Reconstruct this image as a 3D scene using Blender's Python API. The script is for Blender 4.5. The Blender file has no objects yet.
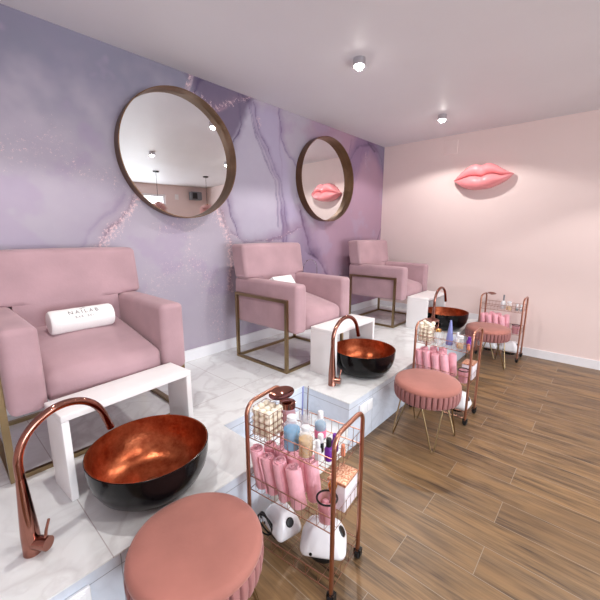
import bpy, bmesh, math, random
import numpy as np
from mathutils import Vector, Matrix, noise
random.seed(7)
PI = math.pi
sc = bpy.context.scene
COL = sc.collection

# ------------------------------------------------------------------ materials
def lin(c):
    return tuple(((v/255)/12.92 if v/255 <= .04045 else ((v/255+.055)/1.055)**2.4) for v in c)
def mat(name, rgb, rough=.5, metal=0, sheen=0, coat=0, var=0, vscale=8, trans=0, alpha=1, spec=.5, bump=0, bscale=60, emit=0, ior=1.45):
    m = bpy.data.materials.new(name); m.use_nodes = True
    nt = m.node_tree; b = nt.nodes['Principled BSDF']
    c = (*lin(rgb), 1)
    b.inputs['Base Color'].default_value = c
    b.inputs['Roughness'].default_value = rough
    b.inputs['Metallic'].default_value = metal
    b.inputs['Specular IOR Level'].default_value = spec
    b.inputs['IOR'].default_value = ior
    if sheen:
        b.inputs['Sheen Weight'].default_value = sheen
        b.inputs['Sheen Roughness'].default_value = .45
        b.inputs['Sheen Tint'].default_value = (1, .85, .85, 1)
    if coat: b.inputs['Coat Weight'].default_value = coat; b.inputs['Coat Roughness'].default_value = .08
    if trans: b.inputs['Transmission Weight'].default_value = trans
    if alpha < 1: b.inputs['Alpha'].default_value = alpha
    if emit:
        b.inputs['Emission Color'].default_value = c; b.inputs['Emission Strength'].default_value = emit
    tc = nt.nodes.new('ShaderNodeTexCoord')
    nz = nt.nodes.new('ShaderNodeTexNoise'); nz.inputs['Scale'].default_value = vscale; nz.inputs['Detail'].default_value = 4
    nt.links.new(tc.outputs['Object'], nz.inputs['Vector'])
    v = var if var else .02
    mx = nt.nodes.new('ShaderNodeMix'); mx.data_type = 'RGBA'
    mx.inputs['A'].default_value = tuple(x*(1-v) for x in c[:3]) + (1,)
    mx.inputs['B'].default_value = tuple(min(1, x*(1+v)) for x in c[:3]) + (1,)
    rp = nt.nodes.new('ShaderNodeMapRange'); rp.inputs['From Min'].default_value = .3; rp.inputs['From Max'].default_value = .7
    nt.links.new(nz.outputs['Fac'], rp.inputs['Value']); nt.links.new(rp.outputs['Result'], mx.inputs['Factor'])
    nt.links.new(mx.outputs['Result'], b.inputs['Base Color'])
    if bump:
        n2 = nt.nodes.new('ShaderNodeTexNoise'); n2.inputs['Scale'].default_value = bscale; n2.inputs['Detail'].default_value = 3
        nt.links.new(tc.outputs['Object'], n2.inputs['Vector'])
        bp = nt.nodes.new('ShaderNodeBump'); bp.inputs['Strength'].default_value = bump; bp.inputs['Distance'].default_value = .004
        nt.links.new(n2.outputs['Fac'], bp.inputs['Height']); nt.links.new(bp.outputs['Normal'], b.inputs['Normal'])
    return m

class NT:
    def __init__(s, name):
        s.m = bpy.data.materials.new(name); s.m.use_nodes = True
        s.nt = s.m.node_tree; s.b = s.nt.nodes['Principled BSDF']
    def n(s, t, **k):
        x = s.nt.nodes.new(t)
        for a, v in k.items():
            if a.startswith('_'): setattr(x, a[1:], v)
            else: x.inputs[a.replace('__', ' ')].default_value = v
        return x
    def l(s, a, b): s.nt.links.new(a, b)
    def mix(s, f, a, b, bt='MIX'):
        x = s.nt.nodes.new('ShaderNodeMix'); x.data_type = 'RGBA'; x.blend_type = bt
        for inp, v in (('Factor', f), ('A', a), ('B', b)):
            if hasattr(v, 'is_linked'): s.l(v, x.inputs[inp])
            else: x.inputs[inp].default_value = v
        return x.outputs['Result']
    def rng(s, v, a, b, c=0, d=1):
        x = s.nt.nodes.new('ShaderNodeMapRange'); s.l(v, x.inputs['Value'])
        x.inputs['From Min'].default_value = a; x.inputs['From Max'].default_value = b
        x.inputs['To Min'].default_value = c; x.inputs['To Max'].default_value = d
        return x.outputs['Result']
    def math(s, op, a, b=0):
        x = s.nt.nodes.new('ShaderNodeMath'); x.operation = op
        for i, v in enumerate((a, b)):
            if hasattr(v, 'is_linked'): s.l(v, x.inputs[i])
            else: x.inputs[i].default_value = v
        return x.outputs[0]
def rgba(c): return (*lin(c), 1)

M = {}
M['ceiling'] = mat('ceiling_plaster', (224, 223, 228), .5, var=.025, vscale=1.2, bump=.25, bscale=4, spec=.35)
M['pinkwall'] = mat('pink_wall_paint', (230, 211, 207), .6, var=.015, vscale=1.5)
M['white'] = mat('white_lacquer', (238, 236, 236), .35, var=.02)
M['trim'] = mat('white_trim', (232, 232, 236), .4)
M['velvet'] = mat('pink_velvet', (172, 141, 147), .75, sheen=.3, var=.13, vscale=4, bump=.12, bscale=90, spec=.2)
M['stoolvelvet'] = mat('rose_velvet', (172, 114, 103), .75, sheen=.3, var=.16, vscale=3.5, bump=.1, bscale=90, spec=.2)
M['skirt'] = mat('rose_velvet_shaded_skirt', (150, 102, 100), .8, sheen=.25, var=.08, vscale=5, spec=.2)  # same velvet as the seat, shading of the side put into a darker mauve
M['brass'] = mat('brushed_brass', (150, 130, 98), .28, metal=1, var=.06, vscale=20)
M['copper'] = mat('polished_copper', (158, 110, 97), .09, metal=1)
M['cartcopper'] = mat('copper_tube', (186, 134, 114), .28, metal=1, var=.05)
M['wire'] = mat('copper_wire', (176, 128, 110), .33, metal=1)
M['bowlblack'] = mat('black_enamel', (9, 8, 10), .16, spec=.28)
M['chrome'] = mat('chrome', (200, 200, 205), .1, metal=1)
M['mirrorframe'] = mat('bronze_frame', (112, 84, 62), .38, metal=.85, var=.15, vscale=12)
M['mirror'] = mat('mirror_silver', (238, 240, 240), .005, metal=1)
M['lips'] = mat('glossy_pink_plaster', (232, 144, 148), .25, coat=.4, var=.04)
M['towel'] = mat('pink_towelling', (250, 186, 199), .95, sheen=.3, var=.08, vscale=30, bump=.8, bscale=220)
M['whitetowel'] = mat('white_towelling', (240, 238, 236), .9, bump=.3, bscale=150, var=.03)
M['cotton'] = mat('cream_cotton', (248, 240, 222), .95, bump=.4, bscale=120, var=.04)
M['black'] = mat('black_plastic', (14, 14, 16), .4)
M['rubber'] = mat('black_rubber', (18, 17, 19), .6)
M['whiteplastic'] = mat('white_plastic', (236, 238, 242), .25, coat=.3)
M['grey'] = mat('grey_plastic', (120, 122, 128), .5)
M['clear'] = mat('clear_plastic', (240, 246, 250), .08, alpha=.28)
M['frost'] = mat('frosted_plastic', (236, 240, 244), .4, alpha=.8)
M['pinkclear'] = mat('pink_tinted_plastic', (232, 176, 186), .12, alpha=.5)
M['blue'] = mat('blue_liquid', (44, 158, 210), .12, alpha=.95)
M['paleblue'] = mat('pale_blue_liquid', (120, 170, 200), .15, alpha=.8)
M['amber'] = mat('amber_liquid', (222, 176, 96), .15, alpha=.93)
M['purple'] = mat('purple_plastic', (112, 40, 150), .3)
M['lilac'] = mat('lilac_plastic', (132, 140, 200), .35)
M['orange'] = mat('orange_plastic', (220, 140, 110), .4)
M['gold'] = mat('gold_metal', (220, 170, 100), .25, metal=1)
M['ink'] = mat('grey_print', (110, 104, 104), .7)
M['pinklabel'] = mat('pink_label', (240, 130, 170), .5)
M['dark'] = mat('drain_hole', (14, 12, 12), .5)
M['pendantpink'] = mat('pink_feathers', (246, 208, 204), .9, sheen=.4, var=.12, vscale=20)
M['boxside'] = mat('white_card', (226, 220, 226), .6)
M['offwhite'] = mat('lamp_housing_white', (225, 225, 228), .3)

def bowl_copper():
    t = NT('hammered_copper_leaf')
    tc = t.n('ShaderNodeTexCoord')
    n1 = t.n('ShaderNodeTexNoise', Scale=14., Detail=6., Roughness=.65); t.l(tc.outputs['Object'], n1.inputs['Vector'])
    c = t.mix(t.rng(n1.outputs['Fac'], .35, .68), rgba((140, 62, 34)), rgba((196, 112, 74)))
    t.l(c, t.b.inputs['Base Color']); t.b.inputs['Metallic'].default_value = .85; t.b.inputs['Roughness'].default_value = .3
    v = t.n('ShaderNodeTexVoronoi', Scale=70.); t.l(tc.outputs['Object'], v.inputs['Vector'])
    bp = t.n('ShaderNodeBump', Strength=.18, Distance=.003); t.l(v.outputs['Distance'], bp.inputs['Height']); t.l(bp.outputs['Normal'], t.b.inputs['Normal'])
    return t.m
M['bowlcopper'] = bowl_copper()

def glitter(name, a, b):
    t = NT(name); tc = t.n('ShaderNodeTexCoord')
    v = t.n('ShaderNodeTexNoise', Scale=120., Detail=3.); t.l(tc.outputs['Object'], v.inputs['Vector'])
    t.l(t.mix(t.rng(v.outputs['Fac'], .4, .62), rgba(a), rgba(b)), t.b.inputs['Base Color'])
    t.b.inputs['Metallic'].default_value = .6; t.b.inputs['Roughness'].default_value = .4
    return t.m
M['glitter'] = glitter('copper_glitter', (190, 120, 90), (240, 200, 170))

def wood():
    t = NT('wood_plank_tile')
    tc = t.n('ShaderNodeTexCoord'); sp = t.n('ShaderNodeSeparateXYZ'); t.l(tc.outputs['Object'], sp.inputs[0])
    # U = y (along the plank), V = x (across)
    u = t.math('ADD', sp.outputs['Y'], 10*1.2-.27); v = t.math('ADD', sp.outputs['X'], 20*.19-.135)
    cb = t.n('ShaderNodeCombineXYZ'); t.l(u, cb.inputs['X']); t.l(v, cb.inputs['Y'])
    br = t.n('ShaderNodeTexBrick', Scale=1.0); br.offset = .742; br.offset_frequency = 2; br.squash = 1
    br.inputs['Brick Width'].default_value = 1.2; br.inputs['Row Height'].default_value = .19
    br.inputs['Mortar Size'].default_value = .0018; br.inputs['Mortar Smooth'].default_value = .1
    br.inputs['Color1'].default_value = (0, 0, 0, 1); br.inputs['Color2'].default_value = (1, 1, 1, 1)
    br.inputs['Mortar'].default_value = (.5, .5, .5, 1); br.inputs['Bias'].default_value = 0
    t.l(cb.outputs[0], br.inputs['Vector'])
    # per-plank offset of the grain
    rnd = t.n('ShaderNodeSeparateColor'); t.l(br.outputs['Color'], rnd.inputs[0])
    off = t.math('MULTIPLY', rnd.outputs[0], 37.0)
    gx = t.math('MULTIPLY', sp.outputs['X'], 34.0); gy = t.math('MULTIPLY', sp.outputs['Y'], 1.5)
    cg = t.n('ShaderNodeCombineXYZ'); t.l(gx, cg.inputs['X']); t.l(gy, cg.inputs['Y']); t.l(off, cg.inputs['Z'])
    g1 = t.n('ShaderNodeTexNoise', Scale=1., Detail=8., Roughness=.65, Distortion=1.6); t.l(cg.outputs[0], g1.inputs['Vector'])
    gx2 = t.math('MULTIPLY', sp.outputs['X'], 6.0); gy2 = t.math('MULTIPLY', sp.outputs['Y'], 1.1)
    c2 = t.n('ShaderNodeCombineXYZ'); t.l(gx2, c2.inputs['X']); t.l(gy2, c2.inputs['Y']); t.l(off, c2.inputs['Z'])
    g2 = t.n('ShaderNodeTexNoise', Scale=1., Detail=3., Distortion=2.0); t.l(c2.outputs[0], g2.inputs['Vector'])
    c = t.mix(t.rng(g1.outputs['Fac'], .36, .64), rgba((62, 46, 32)), rgba((148, 120, 86)))
    g3 = t.n('ShaderNodeTexNoise', Scale=5., Detail=6., Roughness=.7, Distortion=.5); t.l(cg.outputs[0], g3.inputs['Vector'])
    c = t.mix(t.rng(g3.outputs['Fac'], .42, .62, 0, .35), c, rgba((62, 50, 40)))
    c = t.mix(t.rng(g2.outputs['Fac'], .36, .66, 0, .65), c, rgba((166, 130, 86)))
    c = t.mix(t.rng(rnd.outputs[0], 0, 1, .32, 0), c, rgba((84, 66, 52)))
    kn = t.n('ShaderNodeTexNoise', Scale=1., Detail=2.); t.l(c2.outputs[0], kn.inputs['Vector'])
    c = t.mix(t.rng(kn.outputs['Fac'], .62, .74, 0, .6), c, rgba((60, 46, 37)))
    c = t.mix(br.outputs['Fac'], c, rgba((150, 135, 116)))
    t.l(c, t.b.inputs['Base Color']); t.b.inputs['Roughness'].default_value = .38
    bp = t.n('ShaderNodeBump', Strength=.25, Distance=.002); t.l(g1.outputs['Fac'], bp.inputs['Height']); t.l(bp.outputs['Normal'], t.b.inputs['Normal'])
    return t.m
M['wood'] = wood()

def marble(name, tilex, tiley, ox, oy, vert=False, base=(232, 235, 235), vein=(208, 208, 208), grout=(190, 184, 184), rough=.12):
    t = NT(name); tc = t.n('ShaderNodeTexCoord'); sp = t.n('ShaderNodeSeparateXYZ'); t.l(tc.outputs['Object'], sp.inputs[0])
    cb = t.n('ShaderNodeCombineXYZ')
    t.l(t.math('ADD', sp.outputs['X'], 20*tilex-ox), cb.inputs['X'])
    t.l(t.math('ADD', sp.outputs['Z' if vert else 'Y'], 20*tiley-oy), cb.inputs['Y'])
    br = t.n('ShaderNodeTexBrick', Scale=1.0); br.offset = 0; br.squash = 1
    br.inputs['Brick Width'].default_value = tilex; br.inputs['Row Height'].default_value = tiley
    br.inputs['Mortar Size'].default_value = .002; br.inputs['Mortar Smooth'].default_value = .2
    t.l(cb.outputs[0], br.inputs['Vector'])
    wz = t.n('ShaderNodeTexNoise', Scale=1.6, Detail=5., Distortion=.6); t.l(tc.outputs['Object'], wz.inputs['Vector'])
    a = t.math('ABSOLUTE', t.math('SUBTRACT', wz.outputs['Fac'], .5))
    v1 = t.rng(a, 0, .035, 1, 0)
    w2 = t.n('ShaderNodeTexNoise', Scale=3.4, Detail=6., Distortion=1.2); t.l(tc.outputs['Object'], w2.inputs['Vector'])
    v2 = t.rng(t.math('ABSOLUTE', t.math('SUBTRACT', w2.outputs['Fac'], .52)), 0, .05, .5, 0)
    vv = t.math('MAXIMUM', v1, v2)
    vv = t.math('MULTIPLY', vv, t.rng(wz.outputs['Fac'], .35, .6, .35, 1))
    c = t.mix(vv, rgba(base), rgba(vein))
    c = t.mix(br.outputs['Fac'], c, rgba(grout))
    t.l(c, t.b.inputs['Base Color']); t.b.inputs['Roughness'].default_value = rough
    return t.m
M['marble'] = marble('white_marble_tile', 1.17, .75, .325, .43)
M['marblefront_daylit'] = marble('daylit_marble_riser', .6, .31, .35, .0, True, base=(208, 216, 228), vein=(192, 200, 212), grout=(150, 156, 166))  # white marble again, cool daylight on the front put into its bluish colours

# ------------------------------------------------------------------ mesh builder
class B:
    def __init__(s): s.v = []; s.f = []
    def add(s, vs, fs):
        o = len(s.v); s.v += [tuple(x) for x in vs]; s.f += [tuple(o+i for i in f) for f in fs]; return s
    def box(s, x0, x1, y0, y1, z0, z1):
        v = [(x, y, z) for z in (z0, z1) for y in (y0, y1) for x in (x0, x1)]
        return s.add(v, [(0, 2, 3, 1), (4, 5, 7, 6), (0, 1, 5, 4), (2, 6, 7, 3), (0, 4, 6, 2), (1, 3, 7, 5)])
    def tube(s, pts, r, n=8, closed=False, caps=True):
        P = [Vector(p) for p in pts]; m = len(P)
        rs = r if isinstance(r, (list, tuple)) else [r]*m
        T = []
        for i in range(m):
            if closed: d = P[(i+1) % m]-P[i-1]
            elif i == 0: d = P[1]-P[0]
            elif i == m-1: d = P[-1]-P[-2]
            else: d = (P[i+1]-P[i]).normalized()+(P[i]-P[i-1]).normalized()
            T.append(d.normalized())
        up = Vector((0, 0, 1)) if abs(T[0].z) < .9 else Vector((1, 0, 0))
        N = T[0].cross(up).normalized(); vs = []
        for i in range(m):
            N = (N-T[i]*N.dot(T[i])).normalized(); Bn = T[i].cross(N)
            for k in range(n):
                a = 2*PI*(k+.5)/n; vs.append(P[i]+(N*math.cos(a)+Bn*math.sin(a))*rs[i])
        fs = []
        for i in range(m if closed else m-1):
            j = (i+1) % m
            for k in range(n):
                l = (k+1) % n; fs.append((i*n+k, i*n+l, j*n+l, j*n+k))
        if caps and not closed: fs += [tuple(range(n-1, -1, -1)), tuple((m-1)*n+k for k in range(n))]
        return s.add(vs, fs)
    def lathe(s, prof, n=32, c=(0, 0, 0), f=None, sx=1, sy=1, cap=True):
        vs = []; fs = []; m = len(prof)
        for i, (r, z) in enumerate(prof):
            for k in range(n):
                a = 2*PI*k/n; rr = r*(f(a, i, r, z) if f else 1)
                vs.append((c[0]+rr*math.cos(a)*sx, c[1]+rr*math.sin(a)*sy, c[2]+z))
        for i in range(m-1):
            for k in range(n):
                l = (k+1) % n; fs.append((i*n+k, i*n+l, (i+1)*n+l, (i+1)*n+k))
        if cap and prof[0][0] > 1e-6: fs.append(tuple(range(n-1, -1, -1)))
        if cap and prof[-1][0] > 1e-6: fs.append(tuple((m-1)*n+k for k in range(n)))
        return s.add(vs, fs)
    def rbox(s, c, h, r, puff=(0, 0, 0), n=8, fn=None, e=4):
        """rounded box, centre c, half sizes h, edge radius r, outward crown puff per axis"""
        def ax(hh):
            rr = min(r, hh*.999); a = [-hh+rr*(1-math.cos(k/e*PI/2))*1.0 for k in range(e+1)]
            a = [-hh+rr*k/e for k in range(e+1)]
            mid = [-(hh-rr)+2*(hh-rr)*k/n for k in range(1, n)]
            return a+mid+[-x for x in a[::-1]]
        A = [ax(h[0]), ax(h[1]), ax(h[2])]
        for d in range(3):
            i, j = (d+1) % 3, (d+2) % 3
            for sg in (-1, 1):
                vs = []
                for a in A[i]:
                    for b_ in A[j]:
                        p = [0, 0, 0]; p[d] = sg*h[d]; p[i] = a; p[j] = b_
                        q = [max(-(h[k]-min(r, h[k])), min(h[k]-min(r, h[k]), p[k])) for k in range(3)]
                        dv = Vector([p[k]-q[k] for k in range(3)])
                        if dv.length > 0: dv = dv.normalized()*r
                        p2 = [q[k]+dv[k] for k in range(3)]
                        for k in range(3):
                            k1, k2 = (k+1) % 3, (k+2) % 3
                            w = max(0, 1-(p2[k1]/h[k1])**2)*max(0, 1-(p2[k2]/h[k2])**2)
                            p2[k] += puff[k]*w*max(-1, min(1, p2[k]/h[k]))
                        P = Vector(p2)
                        if fn: P = fn(P)
                        vs.append(P+Vector(c))
                na, nb = len(A[i]), len(A[j]); fs = []
                for x in range(na-1):
                    for y in range(nb-1):
                        q = (x*nb+y, (x+1)*nb+y, (x+1)*nb+y+1, x*nb+y+1)
                        fs.append(q if sg > 0 else q[::-1])
                s.add(vs, fs)
        return s
    def xf(s, mtx):
        s.v = [tuple(mtx @ Vector(v)) for v in s.v]; return s
    def mesh(s, name, m, smooth=40, weld=True):
        me = bpy.data.meshes.new(name); me.from_pydata(s.v, [], s.f)
        if weld:
            bm = bmesh.new(); bm.from_mesh(me); bmesh.ops.remove_doubles(bm, verts=bm.verts, dist=1e-5)
            bmesh.ops.recalc_face_normals(bm, faces=bm.faces); bm.to_mesh(me); bm.free()
        me.materials.append(m)
        if smooth:
            me.polygons.foreach_set('use_smooth', [True]*len(me.polygons))
            me.set_sharp_from_angle(angle=math.radians(smooth))
        me.update(); return me
    def obj(s, name, m, parent=None, smooth=40, label=None):
        o = bpy.data.objects.new(name, s.mesh(name, m, smooth)); COL.objects.link(o)
        if parent is not None: o.parent = parent
        if label: o['label'] = label
        return o

def tag(o, label, cat, group=None):
    o['label'] = label; o['category'] = cat
    if group: o['group'] = group
    return o
def thing(name, label, cat, loc=(0, 0, 0), rz=0, group=None):
    o = bpy.data.objects.new(name, None); COL.objects.link(o); o.empty_display_size = .1
    o.location = loc; o.rotation_euler = (0, 0, rz); return tag(o, label, cat, group)
def struct(name, b, m, smooth=0):
    o = b.obj(name, m, smooth=smooth); o['kind'] = 'structure'; return o
def dup(root, loc, rz, label, group=None):
    def cp(o, par):
        c = o.copy(); COL.objects.link(c); c.parent = par
        for ch in list(o.children): cp(ch, c)
        return c
    r = cp(root, None); r.location = loc; r.rotation_euler = (0, 0, rz); r['label'] = label
    if group: r['group'] = group
    return r
def arc(cx, cz, r, a0, a1, n=12):
    return [(cx+r*math.cos(a0+(a1-a0)*k/n), cz+r*math.sin(a0+(a1-a0)*k/n)) for k in range(n+1)]

# ------------------------------------------------------------------ room
XE, YW, YB, XL, HC, ZP, YF = 4.93, 2.71, -4.2, -1.7, 2.75, .363, 1.182
struct('floor', B().box(XL-.1, XE+.1, YB-.1, YW+.1, -.1, 0), M['wood'])
struct('ceiling', B().box(XL-.1, XE+.1, YB-.1, YW+.1, HC, HC+.1), M['ceiling'])
struct('wall_end', B().box(XE, XE+.12, YB-.1, YW+.1, 0, HC), M['pinkwall'])
struct('wall_left', B().box(XL-.12, XL, YB-.1, YW+.1, 0, HC), M['pinkwall'])
# back wall with a wide shop window and a glazed door
bw = B(); W1 = (-1.2, 1.9, .35, 2.2); W2 = (2.35, 3.75, 0, 2.5)
for x0, x1, z0, z1 in ((XL, W1[0], 0, HC), (W1[0], W1[1], 0, W1[2]), (W1[0], W1[1], W1[3], HC), (W1[1], W2[0], 0, HC), (W2[0], W2[1], W2[3], HC), (W2[1], XE, 0, HC)):
    bw.box(x0, x1, YB-.15, YB, z0, z1)
struct('wall_back', bw, M['pinkwall'])
def glassmat():
    m = bpy.data.materials.new('window_glass'); m.use_nodes = True; nt = m.node_tree
    nt.nodes.remove(nt.nodes['Principled BSDF']); out = nt.nodes['Material Output']
    tr = nt.nodes.new('ShaderNodeBsdfTransparent'); gl = nt.nodes.new('ShaderNodeBsdfGlossy'); gl.inputs['Roughness'].default_value = .02
    mx = nt.nodes.new('ShaderNodeMixShader'); mx.inputs[0].default_value = .06
    nt.links.new(tr.outputs[0], mx.inputs[1]); nt.links.new(gl.outputs[0], mx.inputs[2]); nt.links.new(mx.outputs[0], out.inputs[0])
    return m
M['glass'] = glassmat()
def window(name, r, mull):
    x0, x1, z0, z1 = r; f = B(); t = .06
    f.box(x0, x0+t, YB-.1, YB-.03, z0, z1).box(x1-t, x1, YB-.1, YB-.03, z0, z1).box(x0+t, x1-t, YB-.1, YB-.03, z1-t, z1).box(x0+t, x1-t, YB-.1, YB-.03, z0, z0+t)
    for mx in mull: f.box(mx-t/2, mx+t/2, YB-.1, YB-.03, z0+t, z1-t)
    o = struct(name, f, M['trim'])
    g = B().box(x0+t, x1-t, YB-.07, YB-.064, z0+t, z1-t).obj('pane', M['glass'], o, smooth=0)
    return o
window('window_1', W1, [0, 1.15]); d = window('door_1', W2, [])
B().box(W2[0]+.08, W2[0]+.11, YB-.03, YB+.02, .9, 1.25).obj('door_handle', M['chrome'], d, smooth=0)

# tiled platform with a notch holding a low step
XA, XB, YN, ZS = 1.10, 1.83, 1.60, .18
out = [(XL, YF), (XA, YF), (XA, YN), (XB, YN), (XB, YF), (XE, YF), (XE, YW), (XL, YW)]
p = B(); n = len(out)
LIP = .006
p.add([(x, y, ZP) for x, y in out]+[(x, y, ZP-LIP) for x, y in out], [(0, 1, 2, 7), (2, 3, 6, 7), (3, 4, 5, 6)]+[(i, i+n, (i+1) % n+n, (i+1) % n) for i in range(n)])
pl = struct('platform_floor', p, M['marble'])
p = B()
ins = [(XL, YF+.004), (XA-.004, YF+.004), (XA-.004, YN+.004), (XB+.004, YN+.004), (XB+.004, YF+.004), (XE, YF+.004), (XE, YW), (XL, YW)]
p.add([(x, y, ZP-LIP) for x, y in ins]+[(x, y, 0) for x, y in ins], [(i, i+n, (i+1) % n+n, (i+1) % n) for i in range(n)]+[(0, 1, 2, 7), (2, 3, 6, 7), (3, 4, 5, 6)])
o = p.obj('riser', M['marblefront_daylit'], pl, smooth=0)
struct('step_floor', B().box(XA+.001, XB-.001, YF+.004, YN, 0, ZS), M['marble'])
# skirting
bb = .1
struct('baseboard_mural', B().box(XL, XE-.014, YW-.014, YW, ZP, ZP+bb), M['trim'])
struct('baseboard_end', B().box(XE-.014, XE, YB, YF-.001, 0, bb).box(XE-.014, XE, YF-.001, YW, ZP, ZP+bb*.7), M['trim'])
struct('baseboard_back', B().box(XL, W1[0]+3.7, YB, YB+.014, 0, bb), M['trim'])

# ------------------------------------------------------------------ mural wall (fluid-ink wallpaper)
def mural():
    x0, x1, z0, z1, st = XL, XE, ZP, HC, .0125
    nx = int((x1-x0)/st)+1; nz = int((z1-z0)/st)+1
    gx = np.linspace(x0, x1, nx); gz = np.linspace(z0, z1, nz); X, Z = np.meshgrid(gx, gz)
    # wobble
    wob = np.zeros((nz, nx, 2)); fine = np.zeros((nz, nx))
    for j in range(nz):
        for i in range(nx):
            q = Vector((gx[i]*2.2, gz[j]*2.2, 3.1)); a = noise.noise_vector(q)
            b = noise.noise_vector(Vector((gx[i]*9, gz[j]*9, 8.)))
            c_ = noise.noise_vector(Vector((gx[i]*28, gz[j]*28, 2.)))
            wob[j, i] = (a.x*.05+b.x*.022+c_.x*.008, a.y*.05+b.y*.022+c_.y*.008)
            fine[j, i] = noise.fractal(Vector((gx[i]*3, gz[j]*3, 1.5)), .8, 2, 4)
    Xw = X+wob[..., 0]; Zw = Z+wob[..., 1]
    def dist(pl):
        d = np.full(X.shape, 9.); 
        for (ax, az), (bx, bz) in zip(pl[:-1], pl[1:]):
            vx, vz = bx-ax, bz-az; t = np.clip(((Xw-ax)*vx+(Zw-az)*vz)/(vx*vx+vz*vz+1e-9), 0, 1)
            d = np.minimum(d, np.hypot(Xw-ax-t*vx, Zw-az-t*vz))
        return d
    def sdist(pl):
        d = np.full(X.shape, 9.); sg = np.ones(X.shape)
        for (ax, az), (bx, bz) in zip(pl[:-1], pl[1:]):
            vx, vz = bx-ax, bz-az; t = np.clip(((Xw-ax)*vx+(Zw-az)*vz)/(vx*vx+vz*vz+1e-9), 0, 1)
            dd = np.hypot(Xw-ax-t*vx, Zw-az-t*vz); m = dd < d
            d = np.where(m, dd, d); sg = np.where(m, np.sign(vx*(Zw-az)-vz*(Xw-ax)), sg)
        return d*sg
    def line(pl, w): return np.clip(1-dist(pl)/w, 0, 1)
    def inside(pg):
        r = np.zeros(X.shape, bool); m = len(pg)
        for k in range(m):
            (ax, az), (bx, bz) = pg[k], pg[(k+1) % m]
            c = ((az > Zw) != (bz > Zw)) & (Xw < (bx-ax)*(Zw-az)/((bz-az) if bz != az else 1e-9)+ax); r ^= c
        return r
    def soft(pg, w):
        d = dist(pg+[pg[0]]); s = inside(pg); return np.clip(.5+np.where(s, d, -d)/w*.5, 0, 1)
    C = lambda c: np.array(lin(c))
    L = np.clip((X+1.7)/6.6, 0, 1)[..., None]
    def lerp(a, b, t): return a+(b-a)*t
    sm = lambda a, b, v: np.clip((v-a)/(b-a), 0, 1)**2*(3-2*np.clip((v-a)/(b-a), 0, 1))
    lav, blu, mau, dk, lt = C((168, 159, 172)), C((120, 119, 138)), C((162, 130, 148)), C((94, 82, 104)), C((172, 166, 182))
    col = lerp(lav, mau, sm(2.9, 3.6, X+fine*.4)[..., None])
    top = sm(1.9, 2.6, Z-.15*X+.1+fine*.25)*(1-sm(1.9, 2.3, X))
    col = lerp(col, blu, top[..., None]*.9)
    col = lerp(col, C((106, 102, 122)), (sm(2.1, 2.75, Z+fine*.2)*(1-sm(.1, .9, X)))[..., None]*.7)
    col = lerp(col, C((160, 144, 168)), (sm(.1, .5, fine)*.5)[..., None])
    light = [(2.31, 2.67), (2.46, 2.37), (2.66, 2.04), (2.74, 1.58), (3.02, 1.62), (2.86, 2.06), (2.78, 2.36), (2.71, 2.71)]
    pale = [(2.15, 2.5), (2.33, 2.7), (2.4, 2.5), (2.6, 2.1), (2.72, 1.5), (2.2, 1.45), (2.05, 1.6), (2.02, 1.9), (2.08, 2.2)]
    col = lerp(col, lt, soft(pale, .05)[..., None]*.85)
    col = lerp(col, C((162, 152, 180)), soft(light, .05)[..., None]*.7)
    dark = [(1.62, 2.80), (2.34, 2.80), (2.34, 2.69), (2.22, 2.49), (2.14, 2.34), (2.06, 2.22), (1.99, 2.41), (1.82, 2.55)]
    col = lerp(col, C((100, 88, 112)), soft(dark, .03)[..., None]*.95)
    r1 = [(3.9, 2.3), (4.0, 2.5), (4.2, 2.8), (4.95, 2.8), (4.97, 2.3), (4.7, 2.5), (4.5, 2.62), (4.35, 2.5), (4.2, 2.2), (4.0, 2.05)]
    col = lerp(col, C((124, 100, 132)), soft(r1, .06)[..., None]*.75)
    r2 = [(4.6, 2.8), (4.95, 2.8), (4.95, 2.4), (4.8, 2.5)]
    col = lerp(col, C((130, 124, 144)), soft(r2, .05)[..., None]*.7)
    low = [(3.0, 1.7), (3.3, 1.5), (3.45, 1.1), (3.6, .5), (3.0, .5), (2.7, .9), (2.9, 1.3)]
    col = lerp(col, C((122, 100, 130)), soft(low, .12)[..., None]*.75)
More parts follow.
